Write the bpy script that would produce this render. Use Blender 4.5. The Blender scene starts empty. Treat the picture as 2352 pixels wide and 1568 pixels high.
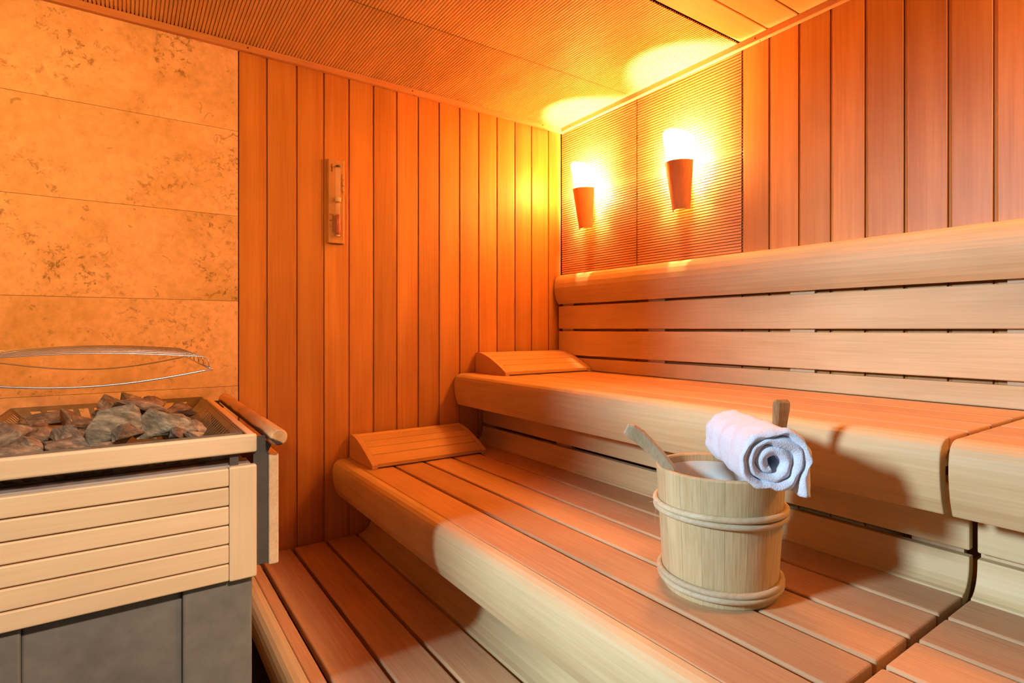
import bpy, bmesh, math, random
from mathutils import Vector, noise, Matrix

S = bpy.context.scene
C = S.collection
PI = math.pi

# ------------------------------------------------------------------ camera
FPX, YAW, HOR = 1283.1, math.radians(55.314), 755.0
CAM = Vector((-1.8306, -2.2, 1.06))
FW = Vector((math.cos(YAW), math.sin(YAW), 0))
RT = Vector((math.sin(YAW), -math.cos(YAW), 0))
cd = bpy.data.cameras.new('camera')
cam = bpy.data.objects.new('camera', cd)
C.objects.link(cam)
cam.location = CAM
cam.rotation_euler = (PI / 2, 0, YAW - PI / 2)
cd.sensor_width = 36.0
cd.lens = 36.0 * FPX / 2352
cd.shift_y = -(784 - HOR) / 2352
cd.clip_start = 0.02
S.camera = cam

def at(px, py, d):
    """world point seen at a pixel of the photo, d metres in front of the camera"""
    return CAM + FW * d + RT * ((px - 1176) / FPX * d) + Vector((0, 0, (HOR - py) / FPX * d))

# ------------------------------------------------------------------ world + light + exposure
w = bpy.data.worlds.new('world'); S.world = w; w.use_nodes = True
bg = w.node_tree.nodes['Background']
bg.inputs[0].default_value = (0.86, 0.93, 1.0, 1)
bg.inputs[1].default_value = 0.06
S.view_settings.view_transform = 'Standard'
S.view_settings.look = 'None'
S.view_settings.gamma = 1.0
S.view_settings.exposure = 0.14
S.view_settings.use_curve_mapping = False
cy = S.cycles
cy.use_denoising = True
cy.use_adaptive_sampling = False
cy.max_bounces = 8
cy.diffuse_bounces = 6
cy.glossy_bounces = 3
cy.transmission_bounces = 6
cy.sample_clamp_indirect = 12.0
cy.caustics_reflective = False
cy.caustics_refractive = False
cy.use_light_tree = True

WARM = (1.0, 0.41, 0.075)
COOL = (0.78, 1.0, 1.22)
SCONCE_W = 84.0      # bulb in each wall lamp
SHADE_E = 118.0      # glass shade emission
HALL_W = 690.0       # ceiling lamp in the hall outside the door

ld = bpy.data.lights.new('hall_lamp', 'POINT')
ld.energy = HALL_W; ld.color = COOL; ld.shadow_soft_size = 0.26
lo = bpy.data.objects.new('hall_lamp', ld); C.objects.link(lo)
lo.location = (-4.8, -0.9, 2.25)
# spot under the ceiling in the unseen part of the cabin, shining down on the heater's front
ld = bpy.data.lights.new('ceiling_spot', 'SPOT')
ld.energy = 155; ld.color = (1.0, 0.9, 0.78); ld.shadow_soft_size = 0.05
ld.spot_size = math.radians(37); ld.spot_blend = 0.6
lo = bpy.data.objects.new('ceiling_spot', ld); C.objects.link(lo)
lo.location = (-1.56, -2.6, 1.95)
lo.rotation_euler = (Vector((-2.06, -.9, .50)) - Vector(lo.location)).to_track_quat('-Z', 'Y').to_euler()
# the next wall lamp of the row, beyond the right edge of the view
ld = bpy.data.lights.new('cabin_lamp', 'POINT'); ld.energy = 24; ld.color = WARM; ld.shadow_soft_size = 0.08
lo = bpy.data.objects.new('cabin_lamp', ld); C.objects.link(lo); lo.location = (-.12, -2.30, 1.78)
# added warm fill light, not a cabin lamp, lifting the stone cladding
ld = bpy.data.lights.new('stone_fill', 'SPOT'); ld.energy = 122; ld.color = WARM; ld.shadow_soft_size = 0.10
ld.spot_size = math.radians(62); ld.spot_blend = 0.9
lo = bpy.data.objects.new('stone_fill', ld); C.objects.link(lo); lo.location = (-2.70, -1.75, 1.95)
lo.rotation_euler = (Vector((-2.02, 0, 1.45)) - Vector(lo.location)).to_track_quat('-Z', 'Y').to_euler()

# ------------------------------------------------------------------ helpers
def link(name, bm, mat, parent=None, smooth=False, bevel=0, seg=2, angle=40, sub=0):
    me = bpy.data.meshes.new(name)
    bmesh.ops.remove_doubles(bm, verts=bm.verts, dist=1e-6)
    bmesh.ops.recalc_face_normals(bm, faces=bm.faces)
    bm.to_mesh(me); bm.free()
    o = bpy.data.objects.new(name, me)
    C.objects.link(o)
    for m in (mat if isinstance(mat, (list, tuple)) else [mat]):
        me.materials.append(m)
    if parent: 
        o.parent = parent
        # every parent sits unrotated; keep mesh coordinates in world space
        p = parent; off = Vector((0, 0, 0))
        while p: off += p.location; p = p.parent
        o.location = -off
    if smooth:
        for p in me.polygons: p.use_smooth = True
    if bevel:
        b = o.modifiers.new('bevel', 'BEVEL'); b.width = bevel; b.segments = seg
        b.limit_method = 'ANGLE'; b.angle_limit = math.radians(angle)
    if sub:
        s = o.modifiers.new('sub', 'SUBSURF'); s.levels = sub; s.render_levels = sub
    return o

def tag(o, label=None, cat=None, group=None, kind=None):
    if label: o['label'] = label
    if cat: o['category'] = cat
    if group: o['group'] = group
    if kind: o['kind'] = kind
    return o

def thing(name, loc, label, cat, group=None):
    o = bpy.data.objects.new(name, None); C.objects.link(o)
    o.empty_display_size = 0.05
    o.location = loc
    return tag(o, label, cat, group)

def box(bm, x0, x1, y0, y1, z0, z1):
    v = [bm.verts.new(p) for p in ((x0, y0, z0), (x1, y0, z0), (x1, y1, z0), (x0, y1, z0),
                                   (x0, y0, z1), (x1, y0, z1), (x1, y1, z1), (x0, y1, z1))]
    for f in ((0, 3, 2, 1), (4, 5, 6, 7), (0, 1, 5, 4), (1, 2, 6, 5), (2, 3, 7, 6), (3, 0, 4, 7)):
        bm.faces.new([v[i] for i in f])
    return v

def bx(*a):
    bm = bmesh.new(); box(bm, *a); return bm

def prism(pts, fn, a0, a1, caps=True, closed=True, bm=None):
    """extrude the 2-D outline pts from a0 to a1; fn(u, v, a) gives the 3-D point"""
    bm = bm or bmesh.new()
    A = [bm.verts.new(fn(u, v, a0)) for u, v in pts]
    B = [bm.verts.new(fn(u, v, a1)) for u, v in pts]
    n = len(pts)
    for i in range(n if closed else n - 1):
        j = (i + 1) % n
        bm.faces.new((A[i], A[j], B[j], B[i]))
    if caps and closed:
        bm.faces.new(list(reversed(A))); bm.faces.new(B)
    return bm

XZ = lambda u, v, a: (u, a, v)       # outline in X-Z, extruded along Y
YZ = lambda u, v, a: (a, u, v)       # outline in Y-Z, extruded along X

def tube(pts, r, n=8, bm=None, caps=True):
    bm = bm or bmesh.new()
    pts = [Vector(p) for p in pts]
    rings = []
    up = Vector((0, 0, 1))
    prev = None
    for i, p in enumerate(pts):
        t = (pts[min(i + 1, len(pts) - 1)] - pts[max(i - 1, 0)]).normalized()
        if prev is None:
            a = t.cross(up if abs(t.z) < .9 else Vector((1, 0, 0))).normalized()
        else:
            a = (prev - t * prev.dot(t)).normalized()
        prev = a
        b = t.cross(a)
        rr = r[i] if isinstance(r, (list, tuple)) else r
        rings.append([bm.verts.new(p + a * rr * math.cos(2 * PI * k / n) + b * rr * math.sin(2 * PI * k / n)) for k in range(n)])
    for i in range(len(rings) - 1):
        for k in range(n):
            bm.faces.new((rings[i][k], rings[i][(k + 1) % n], rings[i + 1][(k + 1) % n], rings[i + 1][k]))
    if caps:
        bm.faces.new(list(reversed(rings[0]))); bm.faces.new(rings[-1])
    return bm

# ------------------------------------------------------------------ materials
def newmat(name):
    m = bpy.data.materials.new(name); m.use_nodes = True
    nt = m.node_tree
    b = nt.nodes['Principled BSDF']
    return m, nt, b

def N(nt, t, **kw):
    n = nt.nodes.new(t)
    for k, v in kw.items():
        if hasattr(n, k): setattr(n, k, v)
    return n

def ramp(nt, src, stops):
    r = N(nt, 'ShaderNodeValToRGB')
    cr = r.color_ramp
    while len(cr.elements) < len(stops): cr.elements.new(0.5)
    for e, (p, c) in zip(cr.elements, stops):
        e.position = p; e.color = (*c, 1) if len(c) == 3 else c
    nt.links.new(src, r.inputs[0])
    return r

def mixc(nt, fac, a, b, mode='MIX'):
    m = N(nt, 'ShaderNodeMix'); m.data_type = 'RGBA'; m.blend_type = mode
    for i, s in ((0, fac), (6, a), (7, b)):
        if hasattr(s, 'links') or hasattr(s, 'is_linked'): nt.links.new(s, m.inputs[i])
        else: m.inputs[i].default_value = s if not isinstance(s, tuple) else (*s, 1)[:4]
    return m.outputs[2]

def wood(name, base, dark, axis='Y', rough=0.5, fine=90, spread=0.12, knots=0.0, plank=False, spec=0.3, streak=0.5, bump=0.12):
    """wood with grain running along axis; each object (or plank) gets its own piece of grain"""
    m, nt, b = newmat(name)
    L = nt.links.new
    tc = N(nt, 'ShaderNodeTexCoord')
    oi = N(nt, 'ShaderNodeObjectInfo')
    if plank:
        at_ = N(nt, 'ShaderNodeAttribute'); at_.attribute_name = 'piece'
        rnd = at_.outputs['Fac']
    else:
        rnd = oi.outputs['Random']
    off = N(nt, 'ShaderNodeVectorMath'); off.operation = 'SCALE'
    off.inputs[0].default_value = (37.0, 53.0, 71.0); L(rnd, off.inputs['Scale'])
    add = N(nt, 'ShaderNodeVectorMath'); add.operation = 'ADD'
    L(tc.outputs['Object'], add.inputs[0]); L(off.outputs[0], add.inputs[1])
    def stretched(along, across):
        mp = N(nt, 'ShaderNodeMapping')
        s = [across] * 3; s['XYZ'.index(axis)] = along
        mp.inputs['Scale'].default_value = s
        L(add.outputs[0], mp.inputs[0])
        return mp.outputs[0]
    n1 = N(nt, 'ShaderNodeTexNoise'); n1.inputs['Scale'].default_value = 1.0
    n1.inputs['Detail'].default_value = 3; n1.inputs['Distortion'].default_value = 0.4
    L(stretched(0.9, 16), n1.inputs['Vector'])
    n2 = N(nt, 'ShaderNodeTexNoise'); n2.inputs['Scale'].default_value = 1.0; n2.inputs['Detail'].default_value = 3
    L(stretched(fine / 18, fine * 2.2), n2.inputs['Vector'])
    n3 = N(nt, 'ShaderNodeTexNoise'); n3.inputs['Scale'].default_value = 1.0; n3.inputs['Detail'].default_value = 2
    L(stretched(2.2, 4.0), n3.inputs['Vector'])
    sm = N(nt, 'ShaderNodeMath'); sm.operation = 'MULTIPLY'; L(n1.outputs['Fac'], sm.inputs[0]); sm.inputs[1].default_value = streak
    s2 = N(nt, 'ShaderNodeMath'); s2.operation = 'MULTIPLY_ADD'; L(n2.outputs['Fac'], s2.inputs[0]); s2.inputs[1].default_value = 1 - streak; L(sm.outputs[0], s2.inputs[2])
    r = ramp(nt, s2.outputs[0], [(0.30, dark), (0.60, base)])
    col = r.outputs[0]
    # broad tone drift
    r3 = ramp(nt, n3.outputs['Fac'], [(0.3, (0.86, 0.84, 0.82)), (0.7, (1.08, 1.08, 1.08))])
    col = mixc(nt, 1.0, col, r3.outputs[0], 'MULTIPLY')
    # piece to piece tone
    mr = N(nt, 'ShaderNodeMapRange'); L(rnd, mr.inputs[0])
    mr.inputs[3].default_value = 1 - spread; mr.inputs[4].default_value = 1 + spread
    hsv = N(nt, 'ShaderNodeHueSaturation'); L(mr.outputs[0], hsv.inputs['Value']); L(col, hsv.inputs['Color'])
    col = hsv.outputs[0]
    if knots:
        vo = N(nt, 'ShaderNodeTexVoronoi'); vo.inputs['Scale'].default_value = 1.0
        L(stretched(2.2, 9), vo.inputs['Vector'])
        rk = ramp(nt, vo.outputs['Distance'], [(0.02, (1, 1, 1)), (0.10, (0, 0, 0))])
        nk = N(nt, 'ShaderNodeMath'); nk.operation = 'MULTIPLY'; nk.inputs[1].default_value = knots
        L(rk.outputs[0], nk.inputs[0])
        col = mixc(nt, nk.outputs[0], col, tuple(x * y for x, y in zip(dark, (0.75, 0.5, 0.35))))
    L(col, b.inputs['Base Color'])
    b.inputs['Roughness'].default_value = rough
    b.inputs['Specular IOR Level'].default_value = spec
    bp = N(nt, 'ShaderNodeBump'); bp.inputs['Strength'].default_value = bump; bp.inputs['Distance'].default_value = 0.001
    L(n2.outputs['Fac'], bp.inputs['Height']); L(bp.outputs[0], b.inputs['Normal'])
    return m

M = {}
BB, BD = (0.68, 0.54, 0.29), (0.59, 0.44, 0.21)
M['bench'] = wood('bench_wood', BB, BD, 'Y', 0.55, spread=0.07, knots=0.25)
M['seat'] = wood('seat_wood', (0.60, 0.39, 0.20), (0.50, 0.28, 0.13), 'Y', 0.55, fine=110, spread=0.10, knots=0.15, streak=0.4)
M['bench_x'] = wood('bench_beam_wood', BB, BD, 'X', 0.6)
M['bench_z'] = wood('bench_batten_wood', (0.7, 0.5, 0.32), BD, 'Z', 0.6)
M['rest'] = wood('headrest_wood', (0.68, 0.46, 0.22), (0.60, 0.38, 0.17), 'X', 0.5, spread=0.05)
M['rest_y'] = wood('headrest_side_wood', (0.66, 0.43, 0.24), (0.58, 0.36, 0.19), 'Y', 0.5, spread=0.03)
M['cedar'] = wood('wall_plank_wood', (0.60, 0.29, 0.075), (0.47, 0.19, 0.042), 'Z', 0.45, fine=70, spread=0.13, plank=True, spec=0.45, streak=0.6)
M['ceil'] = wood('ceiling_wood', (0.82, 0.54, 0.28), (0.72, 0.45, 0.21), 'X', 0.5, plank=True, spread=0.06)
M['ribc'] = wood('ceiling_rib_wood', (0.86, 0.60, 0.30), (0.80, 0.53, 0.24), 'Y', 0.5, spread=0.05)
M['ribw'] = wood('wall_rib_wood', (0.60, 0.28, 0.11), (0.53, 0.23, 0.08), 'Y', 0.42, spread=0.04)
M['trimx'] = wood('trim_wood_x', (0.62, 0.34, 0.17), (0.5, 0.24, 0.11), 'X', 0.45)
M['trimy'] = wood('trim_wood_y', (0.62, 0.34, 0.17), (0.5, 0.24, 0.11), 'Y', 0.45)
M['heatx'] = wood('heater_wood_x', (0.80, 0.58, 0.33), (0.74, 0.50, 0.27), 'X', 0.5, spread=0.05, knots=0.35)
M['heatz'] = wood('heater_wood_z', (0.80, 0.58, 0.33), (0.74, 0.50, 0.27), 'Z', 0.5, spread=0.05, knots=0.3)
M['heaty'] = wood('heater_wood_y', (0.76, 0.52, 0.30), (0.62, 0.38, 0.19), 'Y', 0.5, spread=0.05)
M['bucket'] = wood('bucket_wood', (0.62, 0.51, 0.28), (0.50, 0.36, 0.16), 'Z', 0.6, fine=130, spread=0.02, streak=0.35, bump=0.3)
M['rattan'] = wood('hoop_cane', (0.66, 0.58, 0.38), (0.52, 0.41, 0.22), 'X', 0.55)
M['ladle'] = wood('ladle_wood', (0.56, 0.48, 0.30), (0.40, 0.31, 0.17), 'Z', 0.55, fine=120)
M['ladle2'] = wood('dark_ladle_wood', (0.42, 0.27, 0.12), (0.18, 0.10, 0.05), 'Z', 0.5, fine=120)
M['sconce'] = wood('lamp_shield_wood', (0.66, 0.33, 0.14), (0.54, 0.25, 0.10), 'Z', 0.45, spread=0.02)
M['timer'] = wood('timer_wood', (0.60, 0.36, 0.17), (0.5, 0.27, 0.12), 'Z', 0.45)

def rod_mat():
    m, nt, b = newmat('burnt_rod_wood'); L = nt.links.new
    tc = N(nt, 'ShaderNodeTexCoord')
    mp = N(nt, 'ShaderNodeMapping'); mp.inputs['Scale'].default_value = (40, 9, 40); L(tc.outputs['Object'], mp.inputs[0])
    n = N(nt, 'ShaderNodeTexNoise'); n.inputs['Scale'].default_value = 1; n.inputs['Detail'].default_value = 5; L(mp.outputs[0], n.inputs['Vector'])
    r = ramp(nt, n.outputs['Fac'], [(0.3, (0.42, 0.19, 0.06)), (0.65, (0.66, 0.36, 0.14))])
    # scorched streak on the side turned to the stones
    sp = N(nt, 'ShaderNodeSeparateXYZ'); L(tc.outputs['Object'], sp.inputs[0])
    a = N(nt, 'ShaderNodeMath'); a.operation = 'MULTIPLY_ADD'; L(sp.outputs['Z'], a.inputs[0]); a.inputs[1].default_value = 1.5; L(sp.outputs['X'], a.inputs[2])
    mr = N(nt, 'ShaderNodeMapRange'); L(a.outputs[0], mr.inputs[0]); mr.inputs[1].default_value = -0.318 - 0.034; mr.inputs[2].default_value = -0.318 - 0.006
    mr.inputs[3].default_value = -0.6; mr.inputs[4].default_value = 0.6
    ab = N(nt, 'ShaderNodeMath'); ab.operation = 'ABSOLUTE'; L(mr.outputs[0], ab.inputs[0])
    s = N(nt, 'ShaderNodeMath'); s.operation = 'ADD'; L(ab.outputs[0], s.inputs[0]); L(n.outputs['Fac'], s.inputs[1])
    r2 = ramp(nt, s.outputs[0], [(0.72, (1, 1, 1)), (1.0, (0, 0, 0))])
    col = mixc(nt, r2.outputs[0], r.outputs[0], (0.05, 0.02, 0.012))
    L(col, b.inputs['Base Color']); b.inputs['Roughness'].default_value = 0.5
    return m
M['rod'] = rod_mat()

def stone_wall():
    m, nt, b = newmat('limestone'); L = nt.links.new
    tc = N(nt, 'ShaderNodeTexCoord')
    at_ = N(nt, 'ShaderNodeAttribute'); at_.attribute_name = 'piece'
    off = N(nt, 'ShaderNodeVectorMath'); off.operation = 'SCALE'; off.inputs[0].default_value = (37, 53, 71); L(at_.outputs['Fac'], off.inputs['Scale'])
    add = N(nt, 'ShaderNodeVectorMath'); add.operation = 'ADD'; L(tc.outputs['Object'], add.inputs[0]); L(off.outputs[0], add.inputs[1])
    def nz(scale, det, rough=0.5, dist=0.0):
        n = N(nt, 'ShaderNodeTexNoise'); n.inputs['Scale'].default_value = scale; n.inputs['Detail'].default_value = det
        n.inputs['Roughness'].default_value = rough; n.inputs['Distortion'].default_value = dist
        L(add.outputs[0], n.inputs['Vector']); return n.outputs['Fac']
    a = ramp(nt, nz(3.0, 6, 0.6, 0.4), [(0.32, (0.64, 0.44, 0.22)), (0.56, (0.86, 0.60, 0.42))])
    fl = ramp(nt, nz(34, 6, 0.7), [(0.35, (0.86, 0.84, 0.78)), (0.6, (1.05, 1.05, 1.05))])
    col = mixc(nt, 1.0, a.outputs[0], fl.outputs[0], 'MULTIPLY')
    # fossil flecks, clustered
    mask = ramp(nt, nz(4.5, 3), [(0.47, (0, 0, 0)), (0.64, (1, 1, 1))])
    sp = ramp(nt, nz(48, 5, 0.72, 0.5), [(0.53, (0, 0, 0)), (0.63, (1, 1, 1))])
    mm = N(nt, 'ShaderNodeMath'); mm.operation = 'MULTIPLY'; L(mask.outputs[0], mm.inputs[0]); L(sp.outputs[0], mm.inputs[1])
    m2 = N(nt, 'ShaderNodeMath'); m2.operation = 'MULTIPLY'; L(mm.outputs[0], m2.inputs[0]); m2.inputs[1].default_value = 0.75
    col = mixc(nt, m2.outputs[0], col, (0.20, 0.12, 0.035))
    sp2 = ramp(nt, nz(22, 4, 0.6, 1.5), [(0.64, (0, 0, 0)), (0.71, (1, 1, 1))])
    m3 = N(nt, 'ShaderNodeMath'); m3.operation = 'MULTIPLY'; L(sp2.outputs[0], m3.inputs[0]); m3.inputs[1].default_value = 0.55
    col = mixc(nt, m3.outputs[0], col, (0.24, 0.14, 0.04))
    L(col, b.inputs['Base Color']); b.inputs['Roughness'].default_value = 0.55
    return m
M['stone'] = stone_wall()

def rock_mat():
    m, nt, b = newmat('sauna_rock'); L = nt.links.new
    tc = N(nt, 'ShaderNodeTexCoord'); oi = N(nt, 'ShaderNodeObjectInfo')
    n = N(nt, 'ShaderNodeTexNoise'); n.inputs['Scale'].default_value = 30; n.inputs['Detail'].default_value = 8; n.inputs['Roughness'].default_value = 0.7
    mp = N(nt, 'ShaderNodeMapping'); mp.inputs['Scale'].default_value = (1, 1, 2.6); mp.inputs['Rotation'].default_value = (0.5, 0.4, 0)
    L(tc.outputs['Object'], mp.inputs[0]); L(mp.outputs[0], n.inputs['Vector'])
    r = ramp(nt, n.outputs['Fac'], [(0.32, (0.05, 0.042, 0.032)), (0.5, (0.17, 0.145, 0.11)), (0.70, (0.42, 0.37, 0.29))])
    t = ramp(nt, oi.outputs['Random'], [(0.0, (1.1, 1.02, 0.80)), (0.4, (1.3, 1.05, 0.85)), (0.7, (1.35, 0.9, 0.62)), (1.0, (0.75, 0.58, 0.44))])
    col = mixc(nt, 1.0, r.outputs[0], t.outputs[0], 'MULTIPLY')
    L(col, b.inputs['Base Color']); b.inputs['Roughness'].default_value = 0.75
    bp = N(nt, 'ShaderNodeBump'); bp.inputs['Strength'].default_value = 0.9; bp.inputs['Distance'].default_value = 0.006
    L(n.outputs['Fac'], bp.inputs['Height']); L(bp.outputs[0], b.inputs['Normal'])
    return m
M['rock'] = rock_mat()

def metal(name, col, rough, met=0.0, mottled=0.25, scale=14, spec=0.5):
    m, nt, b = newmat(name); L = nt.links.new
    tc = N(nt, 'ShaderNodeTexCoord')
    n = N(nt, 'ShaderNodeTexNoise'); n.inputs['Scale'].default_value = scale; n.inputs['Detail'].default_value = 7; n.inputs['Roughness'].default_value = 0.65
    L(tc.outputs['Object'], n.inputs['Vector'])
    r = ramp(nt, n.outputs['Fac'], [(0.3, tuple(c * (1 - mottled) for c in col)), (0.65, tuple(c * (1 + mottled * .6) for c in col))])
    L(r.outputs[0], b.inputs['Base Color']); b.inputs['Roughness'].default_value = rough; b.inputs['Metallic'].default_value = met
    b.inputs['Specular IOR Level'].default_value = spec
    return m
M['body'] = metal('heater_sheet_metal', (0.20, 0.175, 0.14), 0.55, 0.0, 0.3, 9)
M['dark'] = metal('dark_bracket_metal', (0.075, 0.06, 0.045), 0.5)
M['tray'] = metal('tray_steel', (0.22, 0.17, 0.11), 0.4, 0.5, 0.3, 20)
M['steel'] = metal('brushed_steel', (0.62, 0.56, 0.5), 0.35, 0.6, 0.1)
M['wire'] = metal('wire_steel', (0.6, 0.55, 0.5), 0.3, 0.9, 0.1)
M['black'] = metal('black_gap', (0.02, 0.015, 0.012), 0.8)
M['floor'] = metal('floor_tile', (0.055, 0.028, 0.02), 0.5, 0.0, 0.5, 25)
M['hole'] = metal('screw_hole', (0.03, 0.015, 0.008), 0.7)
M['ink'] = metal('brown_ink', (0.16, 0.05, 0.015), 0.7)
M['collar'] = metal('white_collar', (0.78, 0.66, 0.5), 0.4)
M['liner'] = metal('bucket_liner', (0.58, 0.66, 0.62), 0.35, 0, 0.04)
M['blue'] = metal('blue_rubber', (0.12, 0.38, 0.62), 0.5, 0, 0.1)
M['sand'] = metal('red_sand', (0.45, 0.02, 0.008), 0.5, 0, 0.2, 200)

def towel_mat():
    m, nt, b = newmat('terry_cloth'); L = nt.links.new
    tc = N(nt, 'ShaderNodeTexCoord')
    n = N(nt, 'ShaderNodeTexNoise'); n.inputs['Scale'].default_value = 420; n.inputs['Detail'].default_value = 3
    L(tc.outputs['Object'], n.inputs['Vector'])
    r = ramp(nt, n.outputs['Fac'], [(0.3, (0.64, 0.71, 0.80)), (0.6, (0.75, 0.83, 0.92))])
    L(r.outputs[0], b.inputs['Base Color']); b.inputs['Roughness'].default_value = 0.95
    b.inputs['Sheen Weight'].default_value = 0.3; b.inputs['Specular IOR Level'].default_value = 0.1
    bp = N(nt, 'ShaderNodeBump'); bp.inputs['Strength'].default_value = 0.7; bp.inputs['Distance'].default_value = 0.002
    L(n.outputs['Fac'], bp.inputs['Height']); L(bp.outputs[0], b.inputs['Normal'])
    return m
M['towel'] = towel_mat()

def glow(name, col, strength):
    m, nt, b = newmat(name)
    b.inputs['Base Color'].default_value = (0.9, 0.85, 0.78, 1)
    b.inputs['Emission Color'].default_value = (*col, 1)
    b.inputs['Emission Strength'].default_value = strength
    return m
M['shade'] = glow('glowing_glass', WARM, SHADE_E)

def glass():
    m, nt, b = newmat('clear_tube')
    b.inputs['Base Color'].default_value = (1, 0.96, 0.9, 1); b.inputs['Roughness'].default_value = 0.08
    b.inputs['Alpha'].default_value = 0.16
    b.inputs['Specular IOR Level'].default_value = 0.8
    return m
M['glass'] = glass()

# ------------------------------------------------------------------ room shell
TILT = 0.0115
CZ = 2.075
def ceil_z(y): return CZ - TILT * y

def piece_attr(me, vals):
    a = me.attributes.new('piece', 'FLOAT', 'FACE')
    for i, v in enumerate(vals): a.data[i].value = v

def plank_sheet(name, seams, fn, z0, z1, mat, parent=None, up_to=None):
    """tongue and groove planks between consecutive seams; fn(u, depth, z) -> point"""
    rnd = random.Random(name + 'x')
    me = bpy.data.meshes.new(name)
    V, F, P = [], [], []
    for a, b_ in zip(seams[:-1], seams[1:]):
        wd = b_ - a; t = rnd.random()
        prof = [(0, .009), (0.0, .0012), (0.0012, 0), (wd - .0115, 0), (wd - .0085, .003), (wd - .003, .0042), (wd - .003, .009), (wd, .009)]
        base = len(V)
        for u, d in prof:
            V.append(fn(a + u, d, z0)); V.append(fn(a + u, d, z1))
        for k in range(len(prof) - 1):
            i = base + 2 * k
            F.append((i, i + 2, i + 3, i + 1)); P.append(t)
    me.from_pydata(V, [], F); me.update()
    piece_attr(me, P)
    bm = bmesh.new(); bm.from_mesh(me); bmesh.ops.recalc_face_normals(bm, faces=bm.faces); bm.to_mesh(me); bm.free()
    me.materials.append(mat)
    o = bpy.data.objects.new(name, me); C.objects.link(o)
    if parent: o.parent = parent
    return o

def rib_sheet(name, u0, u1, pitch, depth, gap, fn, a0, a1, mat, parent=None):
    bm = bmesh.new(); pts = []
    u = u0
    while u < u1 - 1e-6:
        e = min(u + pitch, u1)
        pts += [(u, depth), (u + .0001, 0), (max(u + .0002, e - gap), 0), (max(u + .0003, e - gap + .0003), depth)]
        u = e
    prism(pts, lambda p, q, a: fn(p, q, a), a0, a1, caps=False, closed=False, bm=bm)
    return link(name, bm, mat, parent)

# left wall (plane Y = 0): timber right of X = -1.4976, limestone left of it
wl = link('wall_left', bx(-3.0, 0.05, 0.012, 0.06, 0, 2.13), M['black'])
tag(wl, kind='structure')
def onwall(px):  # X on the left wall plane for a photo column
    t = (px - 1176) / FPX
    d = FW + RT * t
    return CAM.x + d.x * (2.2 / d.y)
seams = [-1.4955] + [onwall(p) for p in (614.8, 683.6, 745.6, 803.2, 859.4, 913, 962, 1010, 1057.2, 1101, 1143, 1184, 1222, 1261)] + [0.0]
plank_sheet('plank_cladding', seams, lambda u, d, z: (u, d, z), 0, 2.10, M['cedar'], wl)
bm = bmesh.new()
zs = [0, .25, .5535, .8565, 1.1595, 1.4625, 1.7655, 2.10]
lst = []
me = bpy.data.meshes.new('stone_cladding')
for i in range(len(zs) - 1):
    n0 = len(bm.faces)
    box(bm, -3.0, -1.4995, -0.001, 0.012, zs[i] + .0006, zs[i + 1] - .0006)
    lst += [0.13 + 0.29 * i] * 6
bmesh.ops.recalc_face_normals(bm, faces=bm.faces); bm.to_mesh(me); bm.free()
piece_attr(me, lst); me.materials.append(M['stone'])
so = bpy.data.objects.new('stone_cladding', me); C.objects.link(so); so.parent = wl

# right wall (plane X = 0)
wr = link('wall_right', bx(0.012, 0.06, -3.2, 0.05, 0, 2.15), M['black'])
tag(wr, kind='structure')
for a, b_ in ((-0.5085, -0.001), (-1.0120, -0.5125)):
    rib_sheet('ribbed_panel', 0.4, 2.10, 0.01104, 0.006, 0.0034, lambda p, q, a: (q, a, p), a, b_, M['ribw'], wr)
def onwall_r(p):   # Y on the right wall plane for a photo column
    d = FW + RT * ((p - 1176) / FPX)
    return CAM.y + d.y * (-CAM.x / d.x) + .0025
rs = [-3.2, -3.097, -2.994, -2.891, -2.788, -2.685, -2.582, -2.479, -2.376, -2.273, -2.17, -2.067, -1.935, -1.833] + [onwall_r(p) for p in (2283, 2178, 2077, 1987, 1907.5, 1834.5, 1766.3, 1703.5)]
plank_sheet('plank_cladding', rs, lambda u, d, z: (d, u, z), 0, 2.12, M['cedar'], wr)

# ceiling: two ribbed panels then boards
ce = bmesh.new()
prism([(-3.2, ceil_z(-3.2) + .012), (0.06, CZ + .012), (0.06, CZ + .06), (-3.2, ceil_z(-3.2) + .06)], YZ, -3.0, 0.06, bm=ce)
ce = link('ceiling', ce, M['black']); tag(ce, kind='structure')
for y0, y1 in ((-0.4855, -0.001), (-1.0075, -0.4885)):
    bm = bmesh.new(); u = -3.0; pts = []
    while u < 0:
        e = u + 0.01097
        pts += [(u, .006), (u + .0001, 0), (e - .0035, 0), (e - .0034, .006)]; u = e
    prism(pts, lambda p, q, a: (p, a, ceil_z(a) + q), y0, y1, caps=False, closed=False, bm=bm)
    link('ribbed_panel', bm, M['ribc'], ce)
cs = [-3.2 + 0]; y = -1.0120
cs = [y - 0.1075 * k for k in range(0, 21)][::-1]
plank_sheet('plank_cladding', cs, lambda u, d, z: (z, u, ceil_z(u) + d), -3.0, 0.0, M['ceil'], ce)

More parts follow.
